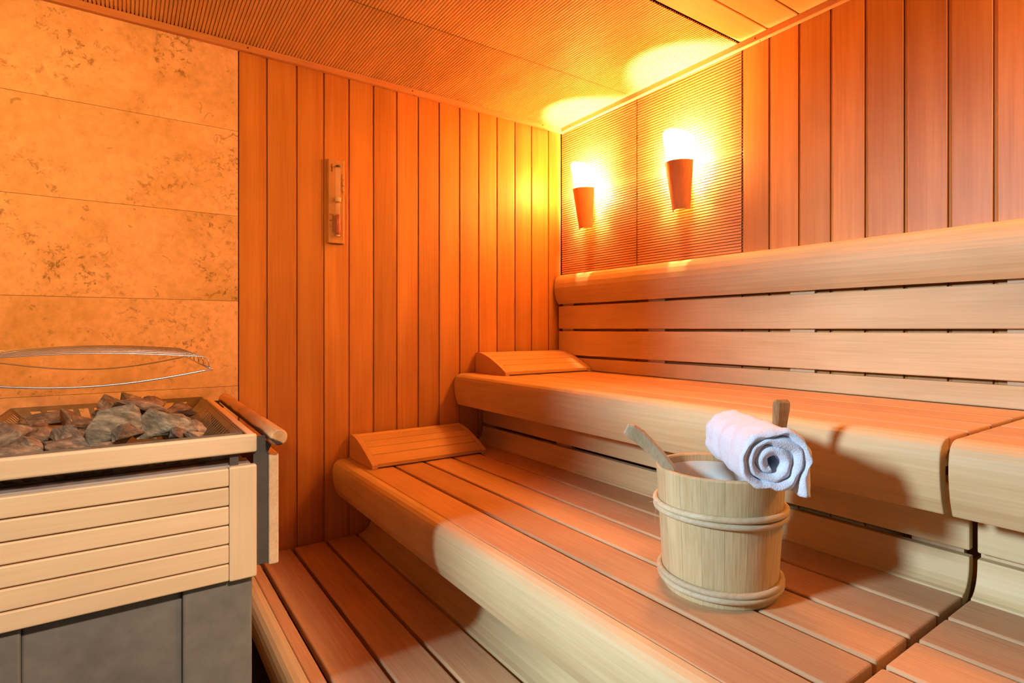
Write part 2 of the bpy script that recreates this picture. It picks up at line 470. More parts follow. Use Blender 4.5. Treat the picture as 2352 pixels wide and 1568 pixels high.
# ceiling trims
t1 = link('trim_1', bx(-3.0, 0, -0.020, 0.0, 2.0525, 2.0765), M['trimx'], bevel=.002); tag(t1, kind='structure')
bm = bmesh.new()
prism([(-0.020, 0), (-0.020, .0235), (0, .0235), (0, 0)], lambda p, q, a: (p, a, ceil_z(a) - .0225 + q), -3.2, -0.0205, bm=bm)
t2 = link('trim_2', bm, M['trimy'], bevel=.002); tag(t2, kind='structure')
def disc(c, n, r, name, mat, parent):
    bm = bmesh.new(); n = Vector(n)
    a = n.orthogonal().normalized(); b = n.cross(a)
    vs = [bm.verts.new(Vector(c) + a * r * math.cos(k * PI / 6) + b * r * math.sin(k * PI / 6)) for k in range(12)]
    vt = [bm.verts.new(Vector(c) - n * .003 + a * r * math.cos(k * PI / 6) + b * r * math.sin(k * PI / 6)) for k in range(12)]
    bm.faces.new(vs)
    for k in range(12): bm.faces.new((vs[k], vs[(k + 1) % 12], vt[(k + 1) % 12], vt[k]))
    return link(name, bm, mat, parent)
for x in (onwall(567), onwall(943), onwall(1241)):
    disc((x, -.0206, 2.0645), (0, -1, 0), .0028, 'screw', M['hole'], t1)
    disc((x + .012, -.010, 2.0520), (0, 0, -1), .0022, 'screw', M['hole'], t1)
for y in (-.085, -1.078):
    disc((-.0206, y, ceil_z(y) - .012), (-1, 0, 0), .0028, 'screw', M['hole'], t2)
    disc((-.010, y - .012, ceil_z(y) - .0230), (0, 0, -1), .0022, 'screw', M['hole'], t2)

fl = link('floor', bx(-3.0, 0.06, -3.2, 0.06, -0.05, 0), M['floor']); tag(fl, kind='structure')

# door wall (plane X = -3): the doorway runs from Y = -0.93 towards the viewer
wf = bmesh.new()
box(wf, -3.05, -3.0, -0.93, 0.06, 0, 2.15)
box(wf, -3.05, -3.0, -3.2, -0.93, 1.99, 2.15)
wf = link('wall_front', wf, M['ribw']); tag(wf, kind='structure')

# ------------------------------------------------------------------ benches
FAS = [(0, 0), (-.016, -.0012), (-.028, -.0055), (-.0365, -.013), (-.042, -.024), (-.0448, -.040), (-.0452, -.060),
       (-.0425, -.085), (-.0370, -.110), (-.0255, -.1385), (-.006, -.1385), (-.010, -.11), (-.016, -.07), (-.014, -.035), (-.004, -.026), (0, -.026)]
def fascia(parent, xs, z, y0, y1, mat):
    # slight rounding at the two ends
    pts = [(xs + u, z + v) for u, v in FAS]
    return link('front_board', prism(pts, XZ, y0, y1), mat, parent, bevel=.003, seg=3, angle=50)
def slat(parent, x0, x1, z, y0, y1, name='seat_slat', th=.026, mat=None):
    return link(name, bx(x0, x1, y0, y1, z - th, z), mat or M['seat'], parent, bevel=.0045, seg=3)
def beams(parent, x0, x1, ztop, ys, h=.045):
    for y in ys:
        link('cross_beam', bx(x0, x1, y - .02, y + .02, ztop - h, ztop), M['bench_x'], parent)
def posts(parent, x, ys, ztop):
    for y in ys:
        link('leg', bx(x - .02, x + .02, y - .02, y + .02, 0, ztop), M['bench_z'], parent)

UN = [(-1.8125, -.010), (-2.85, -1.8245)]
where = ['running from the plank wall to the gap', 'at the right edge beyond the gap']
# upper bench
for k, (y0, y1) in enumerate(UN):
    t = thing('upper_bench', (-.3, (y0 + y1) / 2, 0), ['long top-tier pale wooden bench seat with curved front board, bearing a headrest',
              'short right-hand end section of the top-tier bench beyond the joint'][k], 'bench', 'top-tier bench sections')
    z = .861
    fascia(t, -.584, z, y0, y1, M['bench'])
    for a, b_ in ((-.5830, -.4880), (-.4820, -.3545), (-.3485, -.2120), (-.2060, -.0650)):
        slat(t, a, b_, z, y0, y1)
    slat(t, -.0590, -.0315, z, y0, y1)
    ys = (y0 + .05, (y0 + y1) / 2, y1 - .05)
    beams(t, -.560, -.0005, z - .0262, ys)
    if k == 1:
        bm = tube([(-.568, y1 - .028, .7180), (-.568, y1 - .028, .7225), (-.568, y1 - .028, .733)], [.006, .0105, .0105], 20)
        o = link('rubber_buffer', bm, M['blue'], t); o['label'] = 'small blue rubber buffer'
# lower bench with its back boards
CUR = [(-.516, .5505), (-.506, .5535), (-.497, .5600), (-.4890, .5700), (-.4835, .5830), (-.4805, .598), (-.4795, .6155), (-.458, .6155), (-.458, .585), (-.470, .556), (-.485, .535), (-.500, .528), (-.516, .5245)]
for k, (y0, y1) in enumerate(UN):
    t = thing('lower_bench', (-.8, (y0 + y1) / 2, 0), ['long middle-tier wooden bench carrying the bucket, with a coved back board',
              'right-hand end section of the middle-tier bench beyond the joint'][k], 'bench', 'middle-tier bench sections')
    z = .5500
    fascia(t, -1.1220, z, y0, y1, M['bench'])
    for a, b_ in ((-1.1210, -1.0140), (-1.0030, -.8920), (-.8815, -.7680), (-.7580, -.6415), (-.6320, -.5205)):
        slat(t, a, b_, z, y0, y1)
    link('cove_board', prism(CUR, XZ, y0, y1), M['bench'], t, bevel=.002, angle=60)
    link('back_board', bx(-.4795, -.459, y0 + (.0 if k == 0 else .0), y1, .6280, .7500), M['bench'], t, bevel=.003)
    ys = (y0 + .05, (y0 + y1) / 2, y1 - .05)
    for y in (y0 + .06, y0 + .70, y0 + 1.25, y1 - .02):
        if y < y1: link('batten', bx(-.4570, -.4420, y - .045, min(y + .045, y1), .53, .76), M['bench_z'], t)
    beams(t, -1.09, -.0005, z - .0262, ys)
# foot step
CUS = [(-1.0640, .2405), (-1.050, .2435), (-1.034, .2515), (-1.0215, .2640), (-1.0140, .2800), (-1.0105, .297), (-1.0095, .3150), (-.990, .3150), (-.990, .285), (-1.003, .255), (-1.02, .235), (-1.04, .220), (-1.064, .2145)]
for k, (y0, y1) in enumerate(UN):
    t = thing('foot_step', (-1.3, (y0 + y1) / 2, 0), ['low wooden foot bench at the bottom, between heater and middle-tier bench',
              'end section of the low foot bench, under the bench joint'][k], 'bench', 'foot bench sections')
    z = .24
    fascia(t, -1.4790, z, y0, y1, M['bench'])
    slat(t, -1.4780, -1.4445, z, y0, y1)
    for a, b_ in ((-1.4325, -1.3215), (-1.3100, -1.1975), (-1.1855, -1.0745)):
        slat(t, a, b_, z, y0, y1)
    link('cove_board', prism(CUS, XZ, y0, y1), M['bench'], t, bevel=.002, angle=60)
    link('back_board', bx(-1.0095, -.990, y0, y1, .3270, .4300), M['bench'], t, bevel=.003)
    ys = (y0 + .05, (y0 + y1) / 2, y1 - .05)
    for y in ys: link('batten', bx(-.9890, -.9740, y - .04, y + .04, 0, .44), M['bench_z'], t)
    beams(t, -1.45, -1.03, z - .026, ys)
    posts(t, -1.40, ys, z - .0710)

# backrest above the top bench
t = thing('backrest', (-.03, -1.4, .86), 'slatted wooden backrest on the wall behind the top bench, with a rounded top rail', 'backrest')
CAP = [(-.001, 1.3320), (-.018, 1.3315), (-.032, 1.3280), (-.0440, 1.3195), (-.0525, 1.3050), (-.0580, 1.2850), (-.0600, 1.2640), (-.0585, 1.2440),
       (-.0530, 1.2200), (-.0440, 1.2000), (-.0315, 1.1840), (-.0150, 1.1840), (-.014, 1.20), (-.001, 1.20)]
YB0, YB1 = -2.85, -.012
link('top_rail', prism(CAP, XZ, YB0, YB1), M['bench'], t, bevel=.002, angle=60)
for z0, z1 in ((1.0600, 1.1730), (.9310, 1.0490)):
    link('back_slat', bx(-.0300, -.0145, YB0, YB1, z0, z1), M['bench'], t, bevel=.003)
link('back_slat', prism([(-.0300, .9195), (-.0300, .8800), (-.0310, .8655), (-.0300, .8615), (-.0145, .8615), (-.0145, .9195)], XZ, YB0, YB1), M['bench'], t, bevel=.0025)
for a, b_ in ((-.1071, -.0265), (-.6749, -.5869), (-1.2795, -1.1997), (-1.845, -1.7557), (-2.42, -2.34)):
    link('batten', bx(-.0140, -.0005, a, b_, .862, 1.30), M['bench_z'], t)

# ------------------------------------------------------------------ headrests
def headrest(x0, z, label):
    L_ = .486
    t = thing('headrest', (x0 + L_ / 2, -.13, z), label, 'headrest', 'wedge headrests against the plank wall')
    P = [(-.012, .0890), (-.022, .0925), (-.035, .0930), (-.06, .0905), (-.09, .0845), (-.12, .0755), (-.155, .0625), (-.19, .0475), (-.225, .0310), (-.250, .0185)]
    side = P + [(-.254, .0150), (-.254, .0), (-.010, .0), (-.010, .086)]
    for a in (x0, x0 + L_ - .022):
        link('side_board', prism([(u, z + v) for u, v in side], YZ, a, a + .022), M['rest_y'], t, bevel=.0015, angle=50)
    def top(y):
        for (a, b_), (c, d) in zip(P[:-1], P[1:]):
            if c <= y <= a: return b_ + (d - b_) * (a - y) / (a - c)
        return P[-1][1]
    ys = [-.022, -.0665, -.111, -.1555, -.200, -.2525]
    for a, b_ in zip(ys[:-1], ys[1:]):
        a2, b2 = a - .0020, b_ + .0020
        yy = [a2 + (b2 - a2) * k / 4 for k in range(5)]
        up = [(y, z + top(y) - .0006) for y in yy]
        lo_ = [(y, z + max(.004, top(y) - .014)) for y in reversed(yy)]
        link('slat', prism(up + lo_, YZ, x0 + .0223, x0 + L_ - .0223), M['rest'], t, bevel=.001)
    return t
headrest(-1.0985, .5502, 'slatted wooden wedge headrest on the middle-tier bench, the lower of the two')
headrest(-.5180, .8612, 'slatted wooden wedge headrest on the top bench in the corner below the wall lamps')

# ------------------------------------------------------------------ wall lamps
def sconce(y0, dz, label):
    t = thing('wall_lamp', (-.001, y0, 1.53 + dz), label, 'lamp', 'torch-shaped wall lamps')
    def ab(z):
        k = (z - 1.528) / (1.80 - 1.528)
        return .052 + .050 * k, .036 + .036 * k
    def shell(z0, z1f, ph0, ph1, grow, th, name, mat, nz=14, nph=32, **kw):
        bm = bmesh.new(); G = []
        for side in (0, 1):
            rows = []
            for i in range(nz + 1):
                row = []
                for j in range(nph + 1):
                    ph = ph0 + (ph1 - ph0) * j / nph
                    zt = z1f(ph); z = z0 + (zt - z0) * i / nz
                    a, b_ = ab(z); g = grow - side * th
                    row.append(bm.verts.new((-.004 - (a + g) * math.sin(ph), y0 + (b_ + g) * math.cos(ph), z + dz)))
                rows.append(row)
            G.append(rows)
        for rows in G:
            for i in range(nz):
                for j in range(nph):
                    bm.faces.new((rows[i][j], rows[i][j + 1], rows[i + 1][j + 1], rows[i + 1][j]))
        for a_, b_ in ((0, None), (nz, None)):
            for j in range(nph):
                bm.faces.new((G[0][a_][j], G[0][a_][j + 1], G[1][a_][j + 1], G[1][a_][j]))
        for i in range(nz):
            for j in (0, nph):
                bm.faces.new((G[0][i][j], G[0][i + 1][j], G[1][i + 1][j], G[1][i][j]))
        return link(name, bm, mat, t, smooth=False, **kw)
    R = math.radians
    g = shell(1.640, lambda p: 1.778 + .053 * max(0, math.sin(p)) ** .7, R(16), R(164), -.004, .002, 'glass_shade', M['shade'])
    for p in g.data.polygons: p.use_smooth = True
    s = shell(1.528, lambda p: 1.713, R(18), R(162), .005, .005, 'wood_shield', M['sconce'])
    mod = s.modifiers.new('es', 'EDGE_SPLIT'); mod.split_angle = R(30)
    for p in s.data.polygons: p.use_smooth = True
    link('wall_plate', bx(-.014, -.001, y0 - .026, y0 + .026, 1.565 + dz, 1.700 + dz), M['sconce'], t, bevel=.002)
    # lamp holder inside
    link('socket', tube([(-.001, y0, 1.62 + dz), (-.030, y0, 1.62 + dz), (-.034, y0, 1.625 + dz), (-.034, y0, 1.665 + dz)], .011, 12), M['collar'], t)
    l = bpy.data.lights.new('bulb', 'POINT'); l.energy = SCONCE_W; l.color = (1.0, 0.47, 0.20); l.shadow_soft_size = .013
    lo = bpy.data.objects.new('bulb', l); C.objects.link(lo); lo.parent = t
    lo.location = Vector((-.036, y0, 1.700 + dz)) - t.location
    return t
sconce(-.214, .008, 'torch-shaped wall lamp with wooden shield, nearer the room corner')
sconce(-.767, 0, 'torch-shaped wall lamp with wooden shield, farther from the room corner, next to the plank cladding')

# ------------------------------------------------------------------ sand timer
t = thing('sand_timer', (-1.152, -.004, 1.394), 'wooden sand timer with a glass tube of red sand on the plank wall', 'sand timer')
x0, x1, z0, z1 = -1.1855, -1.1200, 1.3945, 1.7210
bd = link('back_board', prism([(x0, -.001), (x1, -.001), (x1, -.013), (x1 - .006, -.017), (x0 + .003, -.019), (x0, -.016)],
     lambda u, v, a: (u, v, a), z0, z1), M['timer'], t, bevel=.001)
cx_ = -1.1505
def gl(name, pr, mat, n=20, par=None):
    bm = bmesh.new(); rings = []
    for z, r in pr:
        rings.append([bm.verts.new((cx_ + r * math.cos(2 * PI * k / n), -.028 + r * math.sin(2 * PI * k / n), z)) for k in range(n)])
    for i in range(len(rings) - 1):
        for k in range(n): bm.faces.new((rings[i][k], rings[i][(k + 1) % n], rings[i + 1][(k + 1) % n], rings[i + 1][k]))
    bm.faces.new(rings[0]); bm.faces.new(rings[-1])
    return link(name, bm, mat, par or t, smooth=True)
def bulbp(za, zb, r, neck):  # za rounded end, zb neck end
    s = 1 if zb > za else -1
    return [(za, r * .2), (za + s * .0015, r * .6), (za + s * .005, r * .92), (za + s * .010, r), (zb - s * .014, r), (zb - s * .005, r * .7), (zb, neck)]
gl('upper_bulb', bulbp(1.692, 1.568, .0098, .004)[::-1], M['glass'])
lb = gl('lower_bulb', bulbp(1.424, 1.556, .0098, .004), M['glass'])
_sand = gl('sand', [(1.4255, .002), (1.4270, .0055), (1.4300, .0086), (1.4350, .0096), (1.500, .0096), (1.505, .006), (1.507, .001)], M['sand'], par=lb); _sand['label'] = 'red sand'
gl('collar', [(1.554, .0105), (1.5545, .0112), (1.5695, .0112), (1.570, .0105)], M['collar'])
gl('top_cap', [(1.690, .0085), (1.6905, .009), (1.695, .0085), (1.6955, .007)], M['dark'])
gl('end_cap', [(1.4185, .007), (1.4190, .008), (1.4240, .008), (1.4245, .0075)], M['collar'])
bm = bmesh.new()
for k in range(15):
    z = 1.4375 + k * .0047
    wd = .0075 if k % 5 == 4 else .005
    box(bm, -1.1725 + (.0075 - wd), -1.1650, -.0198, -.0185, z, z + .0012)
link('scale', bm, M['ink'], bd); bm = bmesh.new()
for k in range(15):
    z = 1.6640 - k * .0047
    wd = .0075 if k % 5 == 4 else .005
    box(bm, -1.1360, -1.1360 + wd, -.0196, -.0178, z, z + .0012)
link('scale', bm, M['ink'], bd)
def text(s, size, loc, rot, mat, parent, name='printed_mark'):
    c = bpy.data.curves.new(name, 'FONT'); c.body = s; c.size = size; c.align_x = 'CENTER'; c.align_y = 'CENTER'; c.extrude = .0002
    tmp = bpy.data.objects.new(name, c); C.objects.link(tmp)
    bpy.context.view_layer.update()
    me = bpy.data.meshes.new_from_object(tmp.evaluated_get(bpy.context.evaluated_depsgraph_get()))
    bpy.data.objects.remove(tmp)
    me.transform(Matrix.Translation(loc) @ rot.to_4x4())
    me.materials.clear(); me.materials.append(mat)
    o = bpy.data.objects.new(name, me); C.objects.link(o); o.parent = parent
    p = parent; off = Vector((0, 0, 0))
    while p: off += p.location; p = p.parent
    o.location = -off
    return o
upr = Matrix.Rotation(PI / 2, 3, 'X')
for s, z in (('15', 1.5035), ('10', 1.480), ('5', 1.4565)):
    text(s, .0085, Vector((-1.1775, -.0196, z)), upr, M['ink'], bd)
ups = Matrix.Rotation(PI, 3, 'Y') @ upr
for s, z in (('5', 1.6445), ('10', 1.621), ('15', 1.5975)):
    text(s, .0085, Vector((-1.1255, -.0180, z)), ups, M['ink'], bd)
# worn, unreadable maker's mark down the upper left edge
bm = bmesh.new()
for k, (h, wd) in enumerate(((.0035, .0045), (.005, .003), (.004, .005), (.0045, .0035), (.0035, .005))):
    z = 1.7000 - k * .0062
    box(bm, -1.1740, -1.1740 + wd, -.0197, -.0180, z - h, z)
    box(bm, -1.1740 + wd * .3, -1.1740 + wd * .6, -.0197, -.0180, z - h - .001, z - h)
link('maker_mark', bm, M['ink'], bd)

# ------------------------------------------------------------------ heater
t = thing('sauna_heater', (-1.85, -.5, 0), 'floor-standing stone heater clad in pale wood and grey sheet metal', 'sauna heater')
HL, HR, HF, HB = -2.185, -1.598, -.900, -.120
zz = [.7680, .7287, .6885, .6484, .6082, .5676, .5300]
for a, b_ in zip(zz[:-1], zz[1:]):
    link('front_slat', bx(HL + .053, -1.6520, HF, HF + .016, b_ + .0014, a - .0014), M['heatx'], t, bevel=.0025)
for a in (-1.6515, HL):
    link('corner_board', bx(a, a + .0535, HF - .002, HF + .018, .5290, .7695), M['heatz'], t, bevel=.004, seg=3)
link('front_rail', bx(HL, -1.5975, HF, HF + .016, .7955, .8345), M['heatx'], t, bevel=.0045, seg=3)
link('side_rail', bx(-1.6150, -1.5985, HF + .0165, HB, .7955, .8330), M['heaty'], t, bevel=.003)
link('side_rail', bx(HL, HL + .016, HF + .0165, HB, .7955, .8330), M['heaty'], t, bevel=.003)
link('side_board', bx(-1.5725, -1.5510, -.890, HB, .5420, .7860), M['heaty'], t, bevel=.004, seg=3)
# steel body: two raised columns with a recessed middle
bm = bmesh.new()
box(bm, HL + .003, -1.985, -.880, HB, 0, .760)
box(bm, -1.7345, -1.6040, -.880, HB, 0, .760)
box(bm, -1.985, -1.7345, -.868, HB, 0, .760)
link('body', bm, M['body'], t, bevel=.004)
# slotted steel ledge
bm = bmesh.new()
xs = [HL + .02, ]
px = [-2.16 + k * .0405 for k in range(14)]
ya, yb, yc, yd = -.883, -.8520, -.8495, -.825
box(bm, HL + .01, -1.608, ya, yb, .7650, .7705); box(bm, HL + .01, -1.608, yc, yd, .7650, .7705)
for p in px: box(bm, p - .0045, p + .0045, yb, yc, .7650, .7705)
link('slotted_ledge', bm, M['steel'], t)
link('inner_casing', bx(HL + .03, -1.640, -.8240, HB, .7610, .7880), M['tray'], t)
for x in (-1.6400, HL + .045):
    link('strap', bx(x - .0085, x + .0085, -.884, -.880, .7500, .7980), M['dark'], t)
# brackets at the right side and the rod they carry
br = [(-1.6030, .5480), (-1.5735, .5480), (-1.5735, .7900), (-1.5660, .8060), (-1.5790, .8180), (-1.5790, .8270), (-1.6030, .8270)]
for y in (-.888, -.165):
    link('bracket', prism(br, XZ, y, y + .004), M['dark'], t)
def rodp(y0, y1, r):
    return tube([(-1.5600, y0, .8280), (-1.5600, y0 + .002, .8280), (-1.5600, y0 + .006, .8280), (-1.5600, y1 - .006, .8280), (-1.5600, y1, .8280)], [r * .8, r * .95, r, r, r * .85], 28)
r_ = link('guard_rod', rodp(-.935, -.130, .0178), M['rod'], t, smooth=True)
m_ = r_.modifiers.new('es', 'EDGE_SPLIT'); m_.split_angle = math.radians(35)
# stone tray with slotted, inward sloping walls
def slotwall(p00, p10, p01, p11, n, fill, top, bot, name, th=.0012):
    """quad p00-p10 (top edge) to p01-p11 (bottom edge) with n slots"""
    P = lambda u, v: (Vector(p00).lerp(Vector(p10), u)).lerp(Vector(p01).lerp(Vector(p11), u), v)
    nrm = (Vector(p10) - Vector(p00)).cross(Vector(p01) - Vector(p00)).normalized()
    bm = bmesh.new()
    def patch(u0, u1, v0, v1):
        a = [P(u0, v0), P(u1, v0), P(u1, v1), P(u0, v1)]
        A = [bm.verts.new(p) for p in a]; B_ = [bm.verts.new(p + nrm * th) for p in a]
        bm.faces.new(A); bm.faces.new(list(reversed(B_)))
        for i in range(4):
            j = (i + 1) % 4; bm.faces.new((A[i], A[j], B_[j], B_[i]))
    patch(0, 1, 0, top); patch(0, 1, bot, 1)
    m = .05; w_ = (1 - 2 * m) / n
    patch(0, m + w_ * (1 - fill) / 2, top, bot); patch(1 - m - w_ * (1 - fill) / 2, 1, top, bot)
    for i in range(1, n):
        c = m + w_ * i
        patch(c - w_ * (1 - fill) / 2, c + w_ * (1 - fill) / 2, top, bot)
    bmesh.ops.remove_doubles(bm, verts=bm.verts, dist=1e-7)
    return link(name, bm, M['tray'], tray)
TX0, TX1, TY0, TY1, TZ = -2.092, -1.6270, -.8820, -.1215, .8365
bx0, bx1, by0, by1, bz = -2.020, -1.7000, -.830, -.1700, .7600
tray = link('stone_tray', bx(bx0, bx1, by0, by1, bz - .004, bz), M['dark'], t)
slotwall((TX1, TY0, TZ), (TX1, TY1, TZ), (bx1, by0, bz), (bx1, by1, bz), 25, .46, .13, .80, 'tray_wall')
slotwall((TX0, TY1, TZ), (TX0, TY0, TZ), (bx0, by1, bz), (bx0, by0, bz), 25, .46, .13, .80, 'tray_wall')
slotwall((TX1, TY1, TZ), (TX0, TY1, TZ), (bx1, by1, bz), (bx0, by1, bz), 11, .62, .14, .80, 'tray_wall')
slotwall((TX0, TY0, TZ), (TX1, TY0, TZ), (bx0, by0, bz), (bx1, by0, bz), 11, .62, .14, .80, 'tray_wall')
bm = bmesh.new()
for (a, b_, c, d) in ((TX0, TX1, TY0 - .003, TY0), (TX0, TX1, TY1, TY1 + .003), (TX1, TX1 + .003, TY0 - .003, TY1 + .003), (TX0 - .003, TX0, TY0 - .003, TY1 + .003)):
    box(bm, a, b_, c, d, TZ - .006, TZ + .0015)
link('tray_rim', bm, M['tray'], tray)

# ------------------------------------------------------------------ stones
def rock_mesh(seed, size, squash):
    rnd = random.Random(seed)
    bm = bmesh.new()
    for _ in range(12):
        v = Vector((rnd.gauss(0, 1), rnd.gauss(0, 1), rnd.gauss(0, 1))).normalized() * (0.82 + .18 * rnd.random())
        bm.verts.new((v.x * squash[0], v.y * squash[1], v.z * squash[2]))
    r = bmesh.ops.convex_hull(bm, input=bm.verts)
    bmesh.ops.delete(bm, geom=[e for e in r['geom_interior'] if isinstance(e, bmesh.types.BMVert)], context='VERTS')
    bmesh.ops.bevel(bm, geom=list(bm.edges), offset=.035, segments=1, affect='EDGES')
    bmesh.ops.triangulate(bm, faces=bm.faces)
    bmesh.ops.subdivide_edges(bm, edges=bm.edges, cuts=3, use_grid_fill=True)
    for v in bm.verts:
        n = noise.fractal(v.co * 2.2 + Vector((seed * 3.1, seed, 0)), 1.0, 2.0, 4)
        n2 = noise.fractal(Vector((v.co.x * 3, v.co.y * 3, v.co.z * 11)) + Vector((0, seed * 1.7, 9)), 1.0, 2.0, 3)
        v.co *= 1 + .07 * n + .035 * n2
        v.co *= size
    return bm
ROCKS = [  # px, py, distance, size, squash, rotation, z-up tweak, label
    (18, 1012, 1.10, .066, (1.0, .8, .62), (.2, -.5, .6), 'broad grey slab stone at the left end of the heater tray, by the slotted side'),
    (84, 1000, 1.16, .056, (1.1, .8, .7), (.4, .3, 1.2), 'angular grey stone with a shadowed face, second from the left in the tray'),
    (34, 1046, 1.02, .046, (1.2, .8, .5), (.1, .1, .2), 'low grey stone at the front rim, left end of the tray'),
    (108, 962, 1.38, .046, (1.25, .8, .62), (0, .1, .4), 'smooth dark brown stone at the back left of the tray'),
    (150, 972, 1.28, .050, (1.1, .9, .8), (.5, .2, .9), 'crumbly reddish brown stone at the centre left of the tray'),
    (208, 978, 1.24, .048, (1.2, .8, .65), (.2, .4, .2), 'brown stone with a rusty top between the crumbly stone and the tall pyramid stone'),
    (178, 1034, 1.05, .060, (1.35, .7, .45), (.0, .18, .45), 'long flat pinkish grey stone lying along the front rim'),
    (146, 1000, 1.14, .030, (1, .9, .9), (.7, .2, .9), 'small brown stone wedged behind the long flat front stone'),
    (192, 1014, 1.10, .030, (1, .8, .8), (.2, .8, .3), 'small rust-coloured stone left of the tall pyramid stone'),
    (262, 996, 1.10, .064, (.95, .62, 1.02), (.15, .25, .5), 'tall pyramid-shaped greenish grey stone at the front centre'),
    (298, 1012, 1.07, .034, (1.1, .8, .8), (.3, .2, .4), 'small pale stone at the front rim beside the pyramid stone'),
    (372, 992, 1.12, .066, (1.3, .75, .55), (.25, .35, .15), 'large pinkish stone with a dark split face at the front right'),
    (325, 948, 1.30, .088, (1.15, .8, .55), (.1, .2, .3), 'largest brown stone, heaped behind the pyramid stone'),
    (258, 934, 1.42, .042, (1.0, .8, .9), (.4, .7, .8), 'dark stone leaning up at the back centre of the tray'),
    (300, 916, 1.55, .030, (.8, .8, 1.25), (.1, -.5, .4), 'small pointed dark stone standing highest at the back'),
    (404, 946, 1.46, .056, (1.4, .9, .6), (.1, .0, .5), 'rough rust-brown stone by the rear slotted wall'),
    (405, 970, 1.26, .050, (1.1, .8, .85), (.4, .1, 1.0), 'grey-violet stone with white sparkle near the right tray wall'),
    (452, 980, 1.22, .024, (1.1, .8, .8), (.4, .6, .3), 'small orange stone against the right slotted wall'),
    (447, 998, 1.15, .022, (1.1, .9, .7), (.1, .6, .3), 'small yellow-brown stone in front of the small orange stone, by the right slotted wall'),
    (236, 960, 1.33, .028, (1, .9, .9), (.7, .2, .1), 'small two-toned stone below the leaning dark stone'),
    (60, 1022, 1.06, .034, (1.1, .9, .7), (.1, .6, .3), 'low grey stone between the left slab and the front rim'),
    (130, 1030, 1.07, .030, (1.1, .9, .7), (.1, .3, .9), 'small grey stone tucked behind the front rim left of the long flat stone'),
]
ROCKS += [
    (70, 972, 1.50, .036, (1.1, .9, .6), (.3, .1, .4), 'dark stone low in the tray behind the angular grey stone'),
    (340, 985, 1.30, .040, (1.2, .9, .6), (.1, .5, .4), 'shaded brown stone under the largest brown stone, right of the pyramid stone'),
    (225, 1030, 1.06, .030, (1.1, .9, .6), (.1, .1, .7), 'small dark stone at the front rim, just left of the pyramid stone'),
    (348, 930, 1.52, .038, (1.2, .9, .7), (.2, .3, .1), 'brown stone at the back rim, behind the largest brown stone'),
    (410, 1004, 1.13, .028, (1.2, .9, .6), (.2, .3, 1.1), 'small brown stone at the front rim, right of the large pinkish stone'),
]
for i, (px_, py_, d, s, sq, rot, lab) in enumerate(ROCKS):
    o = link('heater_stone', rock_mesh(11 + i * 7, s * 1.04, sq), M['rock'])
    s *= 1.04
    p = at(px_, py_, d)
    p.y = max(p.y, TY0 + s * .95); p.y = min(p.y, TY1 - s * .8); p.x = max(min(p.x, TX1 - s * .9), TX0 + s * .95)
    p.z = max(p.z, bz + s * .45)
    o.location = p; o.rotation_euler = rot
    tag(o, lab, 'stone', 'sauna stones in the heater tray')

# ------------------------------------------------------------------ wire guard over the stones
t = thing('wire_guard', (-1.90, -.52, .976), 'arched steel wire guard above the stones of the heater', 'wire guard')
GX0, GX1, GY0, GY1, GZ = -2.125, -1.682, -.850, -.195, .976
nw = 7
for k in range(nw):
    y = GY0 + .012 + (GY1 - GY0 - .024) * k / (nw - 1)
    pts = [(GX1, y, GZ), (GX1 - .001, y, GZ + .012), (GX1 - .004, y, GZ + .021), (GX1 - .012, y, GZ + .0245)]
    for j in range(1, 20):
        u = j / 20; x = GX1 - .012 + (GX0 + .012 - GX1 + .012) * u
        pts.append((x, y, GZ + .0245 + .0115 * math.sin(PI * u)))
    pts += [(GX0 + .012, y, GZ + .0245), (GX0 + .004, y, GZ + .021), (GX0 + .001, y, GZ + .012), (GX0, y, GZ)]
    link('arched_wire', tube(pts, .0012, 6), M['wire'], t, smooth=True)
for x in (GX0, GX1):
    link('cross_wire', tube([(x, GY0 - .004, GZ), (x, GY1 + .004, GZ)], .0018, 6), M['wire'], t, smooth=True)
for y, sg in ((GY0, .026), (GY1, .030)):
    pts = [(GX1 + .006 + (GX0 - GX1 - .012) * j / 24, y, GZ - .0018 - sg * math.sin(PI * j / 24)) for j in range(25)]
    link('sagging_wire', tube(pts, .0021, 6), M['wire'], t, smooth=True)
for y in (GY0 + .02, GY1 - .02):
    link('stay', tube([(GX0, y, GZ), (GX0 - .001, y, .83)], .0018, 6), M['wire'], t, smooth=True)

# ------------------------------------------------------------------ bucket
BCX, BCY, BZ0, BZ1 = -.8560, -1.5175, .5503, .7870
t = thing('wooden_bucket', (BCX, BCY, BZ0), 'pale wooden stave bucket with cane hoops standing on the middle-tier bench', 'bucket')
def brad(z): return .1070 + (.1215 - .1070) * (z - BZ0) / (BZ1 - BZ0)
def lathe(pr, n=96, wob=None):
    bm = bmesh.new(); rings = []
    for z, r in pr:
        rings.append([bm.verts.new((BCX + r * math.cos(2 * PI * k / n), BCY + r * math.sin(2 * PI * k / n), z)) for k in range(n)])
    for i in range(len(rings) - 1):
        for k in range(n): bm.faces.new((rings[i][k], rings[i][(k + 1) % n], rings[i + 1][(k + 1) % n], rings[i + 1][k]))
    return bm, rings
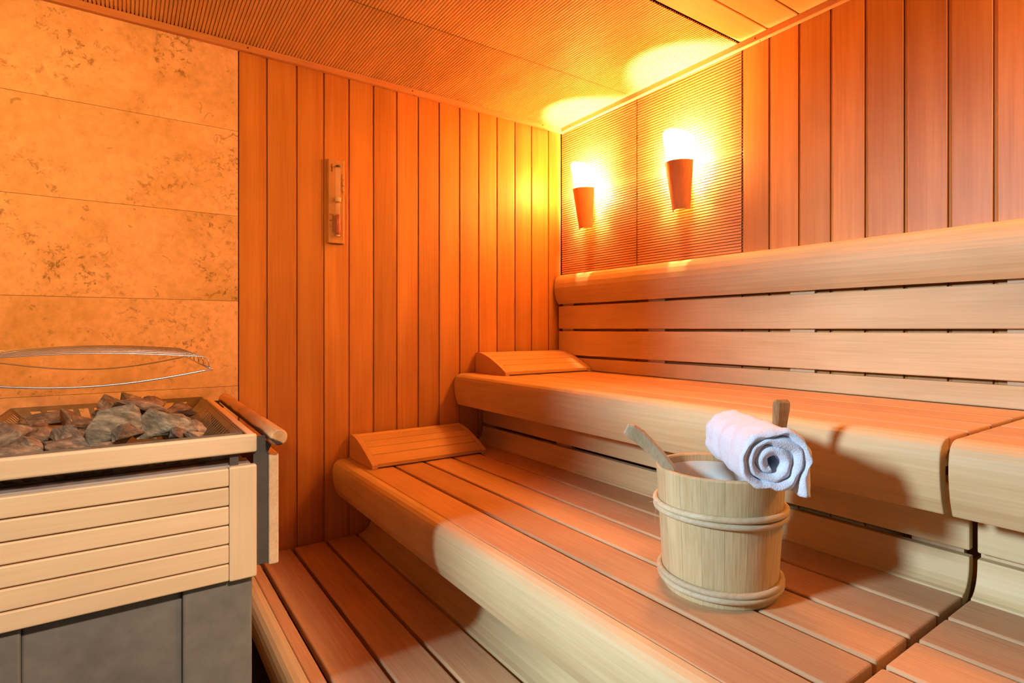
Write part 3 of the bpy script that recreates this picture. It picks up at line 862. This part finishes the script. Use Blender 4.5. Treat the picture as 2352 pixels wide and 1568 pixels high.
# staves, each a part
NS = 18
for s in range(NS):
    bm = bmesh.new(); n = 6; cols = []
    a0 = 2 * PI * s / NS + .0015; a1 = 2 * PI * (s + 1) / NS - .0015
    pr = [(BZ0, -.010), (BZ0, -.0008), (BZ0 + .002, 0), (.62, 0), (.70, 0), (BZ1 - .003, 0), (BZ1, -.0025), (BZ1, -.0095), (BZ1 - .003, -.012), (.70, -.012), (.60, -.012), (BZ0, -.012)]
    for j in range(n + 1):
        a = a0 + (a1 - a0) * j / n
        cols.append([bm.verts.new((BCX + (brad(z) + d) * math.cos(a), BCY + (brad(z) + d) * math.sin(a), z)) for z, d in pr])
    m_ = len(pr)
    for j in range(n):
        for i in range(m_):
            bm.faces.new((cols[j][i], cols[j][(i + 1) % m_], cols[j + 1][(i + 1) % m_], cols[j + 1][i]))
    bm.faces.new(cols[0]); bm.faces.new(list(reversed(cols[-1])))
    link('stave', bm, M['bucket'], t)
bm, r_ = lathe([(BZ1 - .016, brad(BZ1) - .0125), (BZ1 - .017, brad(BZ1) - .0140), (.62, .096), (.575, .092), (.570, .088)])
bm.faces.new(r_[-1])
lin = link('liner', bm, M['liner'], t, smooth=True); lin['label'] = 'smooth grey-white plastic liner'
for z, n_ in ((.7170, 0), (.7055, 1), (.5805, 2), (.5700, 3)):
    pts = []
    for k in range(97):
        a = 2 * PI * k / 96
        zz_ = z + .0012 * math.sin(a * 2 + n_ * 1.3)
        rr = brad(zz_) + .0048
        pts.append((BCX + rr * math.cos(a), BCY + rr * math.sin(a), zz_))
    link('cane_hoop', tube(pts, .0060, 10, caps=False), M['rattan'], t, smooth=True)
# frayed fibres at the left
h0 = at(1508, 1150, 1.10)
for dx, dz in ((-.004, -.045), (-.012, .0)):
    pts = [h0 + RT * (dx * k / 6 * (1 if dz else 1.2)) + Vector((0, 0, dz * k / 6 - (.002 * k / 6 if not dz else 0))) for k in range(7)]
    link('loose_fibre', tube(pts, .0003, 5), M['rattan'], t)

# ------------------------------------------------------------------ ladles
def ladle(pts, widths, thick, bend, name, label, mat, bowl):
    t = thing(name, pts[-1], label, 'ladle')
    bm = bmesh.new(); rings = []
    P = [Vector(p) for p in pts]
    for i, p in enumerate(P):
        tan = (P[min(i + 1, len(P) - 1)] - P[max(0, i - 1)]).normalized()
        side = (bend - tan * bend.dot(tan)).normalized()
        nrm = tan.cross(side)
        w_, h = widths[i] / 2, thick[i] / 2
        ring = []
        for a, b_ in ((-1, -.55), (-.7, -1), (.7, -1), (1, -.55), (1, .55), (.7, 1), (-.7, 1), (-1, .55)):
            ring.append(bm.verts.new(p + side * a * w_ + nrm * b_ * h))
        rings.append(ring)
    for i in range(len(rings) - 1):
        for k in range(8): bm.faces.new((rings[i][k], rings[i][(k + 1) % 8], rings[i + 1][(k + 1) % 8], rings[i + 1][k]))
    bm.faces.new(rings[0]); bm.faces.new(list(reversed(rings[-1])))
    link('handle', bm, mat, t, bevel=.0012)
    # bowl
    bm = bmesh.new(); n = 24; pr = [(0, .0), (0, .020), (.006, .028), (.030, .031), (.030, .028), (.008, .025), (.003, .018), (.003, 0)]
    rings = []
    for z, r in pr:
        rings.append([bm.verts.new(Vector(bowl) + Vector((r * math.cos(2 * PI * k / n), r * math.sin(2 * PI * k / n), z))) for k in range(n)])
    for i in range(len(rings) - 1):
        for k in range(n): bm.faces.new((rings[i][k], rings[i][(k + 1) % n], rings[i + 1][(k + 1) % n], rings[i + 1][k]))
    link('bowl', bm, mat, t, smooth=True)
    return t
lp = [at(1438, 984, 1.10), at(1448, 988, 1.10), at(1470, 1003, 1.10), at(1495, 1026, 1.10), at(1516, 1048, 1.10), at(1534, 1071, 1.10), at(1548, 1093, 1.10), at(1556, 1125, 1.11), at(1560, 1170, 1.12)]
ladle(lp, [.022, .0290, .0290, .0265, .024, .023, .022, .020, .018], [.010, .014, .014, .013, .012, .012, .011, .011, .011],
      RT * -.6 - Vector((0, 0, .8)) + FW * .35, 'wooden_ladle', 'wooden ladle with a curved olive-brown handle leaning over the left rim of the bucket', M['ladle'],
      (BCX - .045, BCY + .020, .576))
q = [at(1795, 917, 1.085), at(1795, 924, 1.085), at(1794, 940, 1.085), at(1792, 962, 1.086), at(1789, 990, 1.09), at(1786, 1020, 1.09), at(1783, 1070, 1.095), at(1778, 1120, 1.10), at(1765, 1200, 1.10)]
ladle(q, [.024, .0325, .0325, .029, .0265, .025, .024, .023, .020], [.010, .017, .018, .016, .015, .014, .014, .013, .012],
      RT + FW * .25, 'wooden_ladle', 'dark brown ladle handle standing upright behind the towel', M['ladle2'], (BCX + .045, BCY - .040, .576))

# ------------------------------------------------------------------ towel
def towel():
    a = at(1783, 1066, .945); b_ = at(1673, 1001, 1.185)
    ax = (b_ - a); ln = ax.length; ax.normalize()
    side = ax.cross(Vector((0, 0, 1))).normalized(); up = side.cross(ax).normalized()
    # spiral outline in (side, up)
    turns = 2.7; n = 230
    r0, r1 = .0095, .0515
    cl = []
    for i in range(n + 1):
        u = i / n
        th = .02 * PI + (1 - u) * turns * 2 * PI          # ends on the right, heading down
        r = r0 + (r1 - r0) * u ** .93
        r *= 1 + .045 * math.sin(3 * th + 1 + u * 2) * u + .03 * math.sin(5 * th + u * 9)
        cl.append((r * math.cos(th), r * math.sin(th)))
    # loose tail going down at the right
    for k in range(1, 13):
        x, y = cl[n][0], cl[n][1]
        cl.append((cl[n][0] + (.0022 * math.sin(k * .45) - .00022 * k), cl[n][1] - .0046 * k))
    th_ = .0078
    bm = bmesh.new()
    L_ = 30
    pts = cl
    nrm = []
    for i in range(len(pts)):
        p, q_ = pts[max(0, i - 1)], pts[min(len(pts) - 1, i + 1)]
        dx, dy = q_[0] - p[0], q_[1] - p[1]; l = math.hypot(dx, dy) or 1
        nrm.append((-dy / l, dx / l))
    rows = []
    for s in range(L_ + 1):
        f = s / L_
        e = min(f, 1 - f) * ln
        row = []
        for half in (1, -1):
            seq = range(len(pts)) if half == 1 else range(len(pts) - 1, -1, -1)
            for i in seq:
                u = min(1, i / n)
                rr = 1.0 if e > .006 else math.sqrt(max(0.0, 1 - (1 - e / .006) ** 2)) * .85 + .15
                x = pts[i][0] + half * nrm[i][0] * th_ * rr
                y = pts[i][1] + half * nrm[i][1] * th_ * rr
                # each wrap ends a little differently
                wob = .004 * math.sin(i * .07 + 1.3) + .0035 * (1 - u) * 4
                ext = (wob * (1 - f) if f < .5 else -wob * f) * (1 if e < .03 else .5)
                taper = 1.05 - .09 * f
                p = a + ax * (f * ln + ext * .6) + side * x * taper + up * y * taper
                nz = noise.noise(p * 24) * .0050 + noise.noise(p * 60) * .0022
                nz *= 1.0 + (1.3 if e < .03 else 0.0) * (1 - min(e, .03) / .03)
                rad = Vector(side * x + up * y)
                if rad.length > 1e-5: p += rad.normalized() * nz
                row.append(p)
        rows.append(row)
    # rest on the rim of the bucket
    for row in rows:
        for p in row:
            d = math.hypot(p.x - BCX, p.y - BCY)
            k = max(0.0, 1 - max(0.0, abs(d - .1155) - .008) / .03)
            lift = (BZ1 + .0015) - p.z
            if lift > 0 and k > 0: p.z += lift * (k * k * (3 - 2 * k)) * (1.0 if lift < .03 else .03 / lift)
    vr = [[bm.verts.new(p) for p in row] for row in rows]
    m_ = len(vr[0])
    for s in range(L_):
        for i in range(m_):
            j = (i + 1) % m_
            bm.faces.new((vr[s][i], vr[s][j], vr[s + 1][j], vr[s + 1][i]))
    h = m_ // 2
    for row, rev in ((vr[0], False), (vr[-1], True)):
        for i in range(h - 1):
            q4 = (row[i], row[i + 1], row[m_ - 2 - i], row[m_ - 1 - i])
            bm.faces.new(q4 if rev else q4[::-1])
    o = link('rolled_towel', bm, M['towel'], smooth=True)
    tag(o, 'rolled pale blue-white terry towel lying across the bucket', 'towel')
towel()
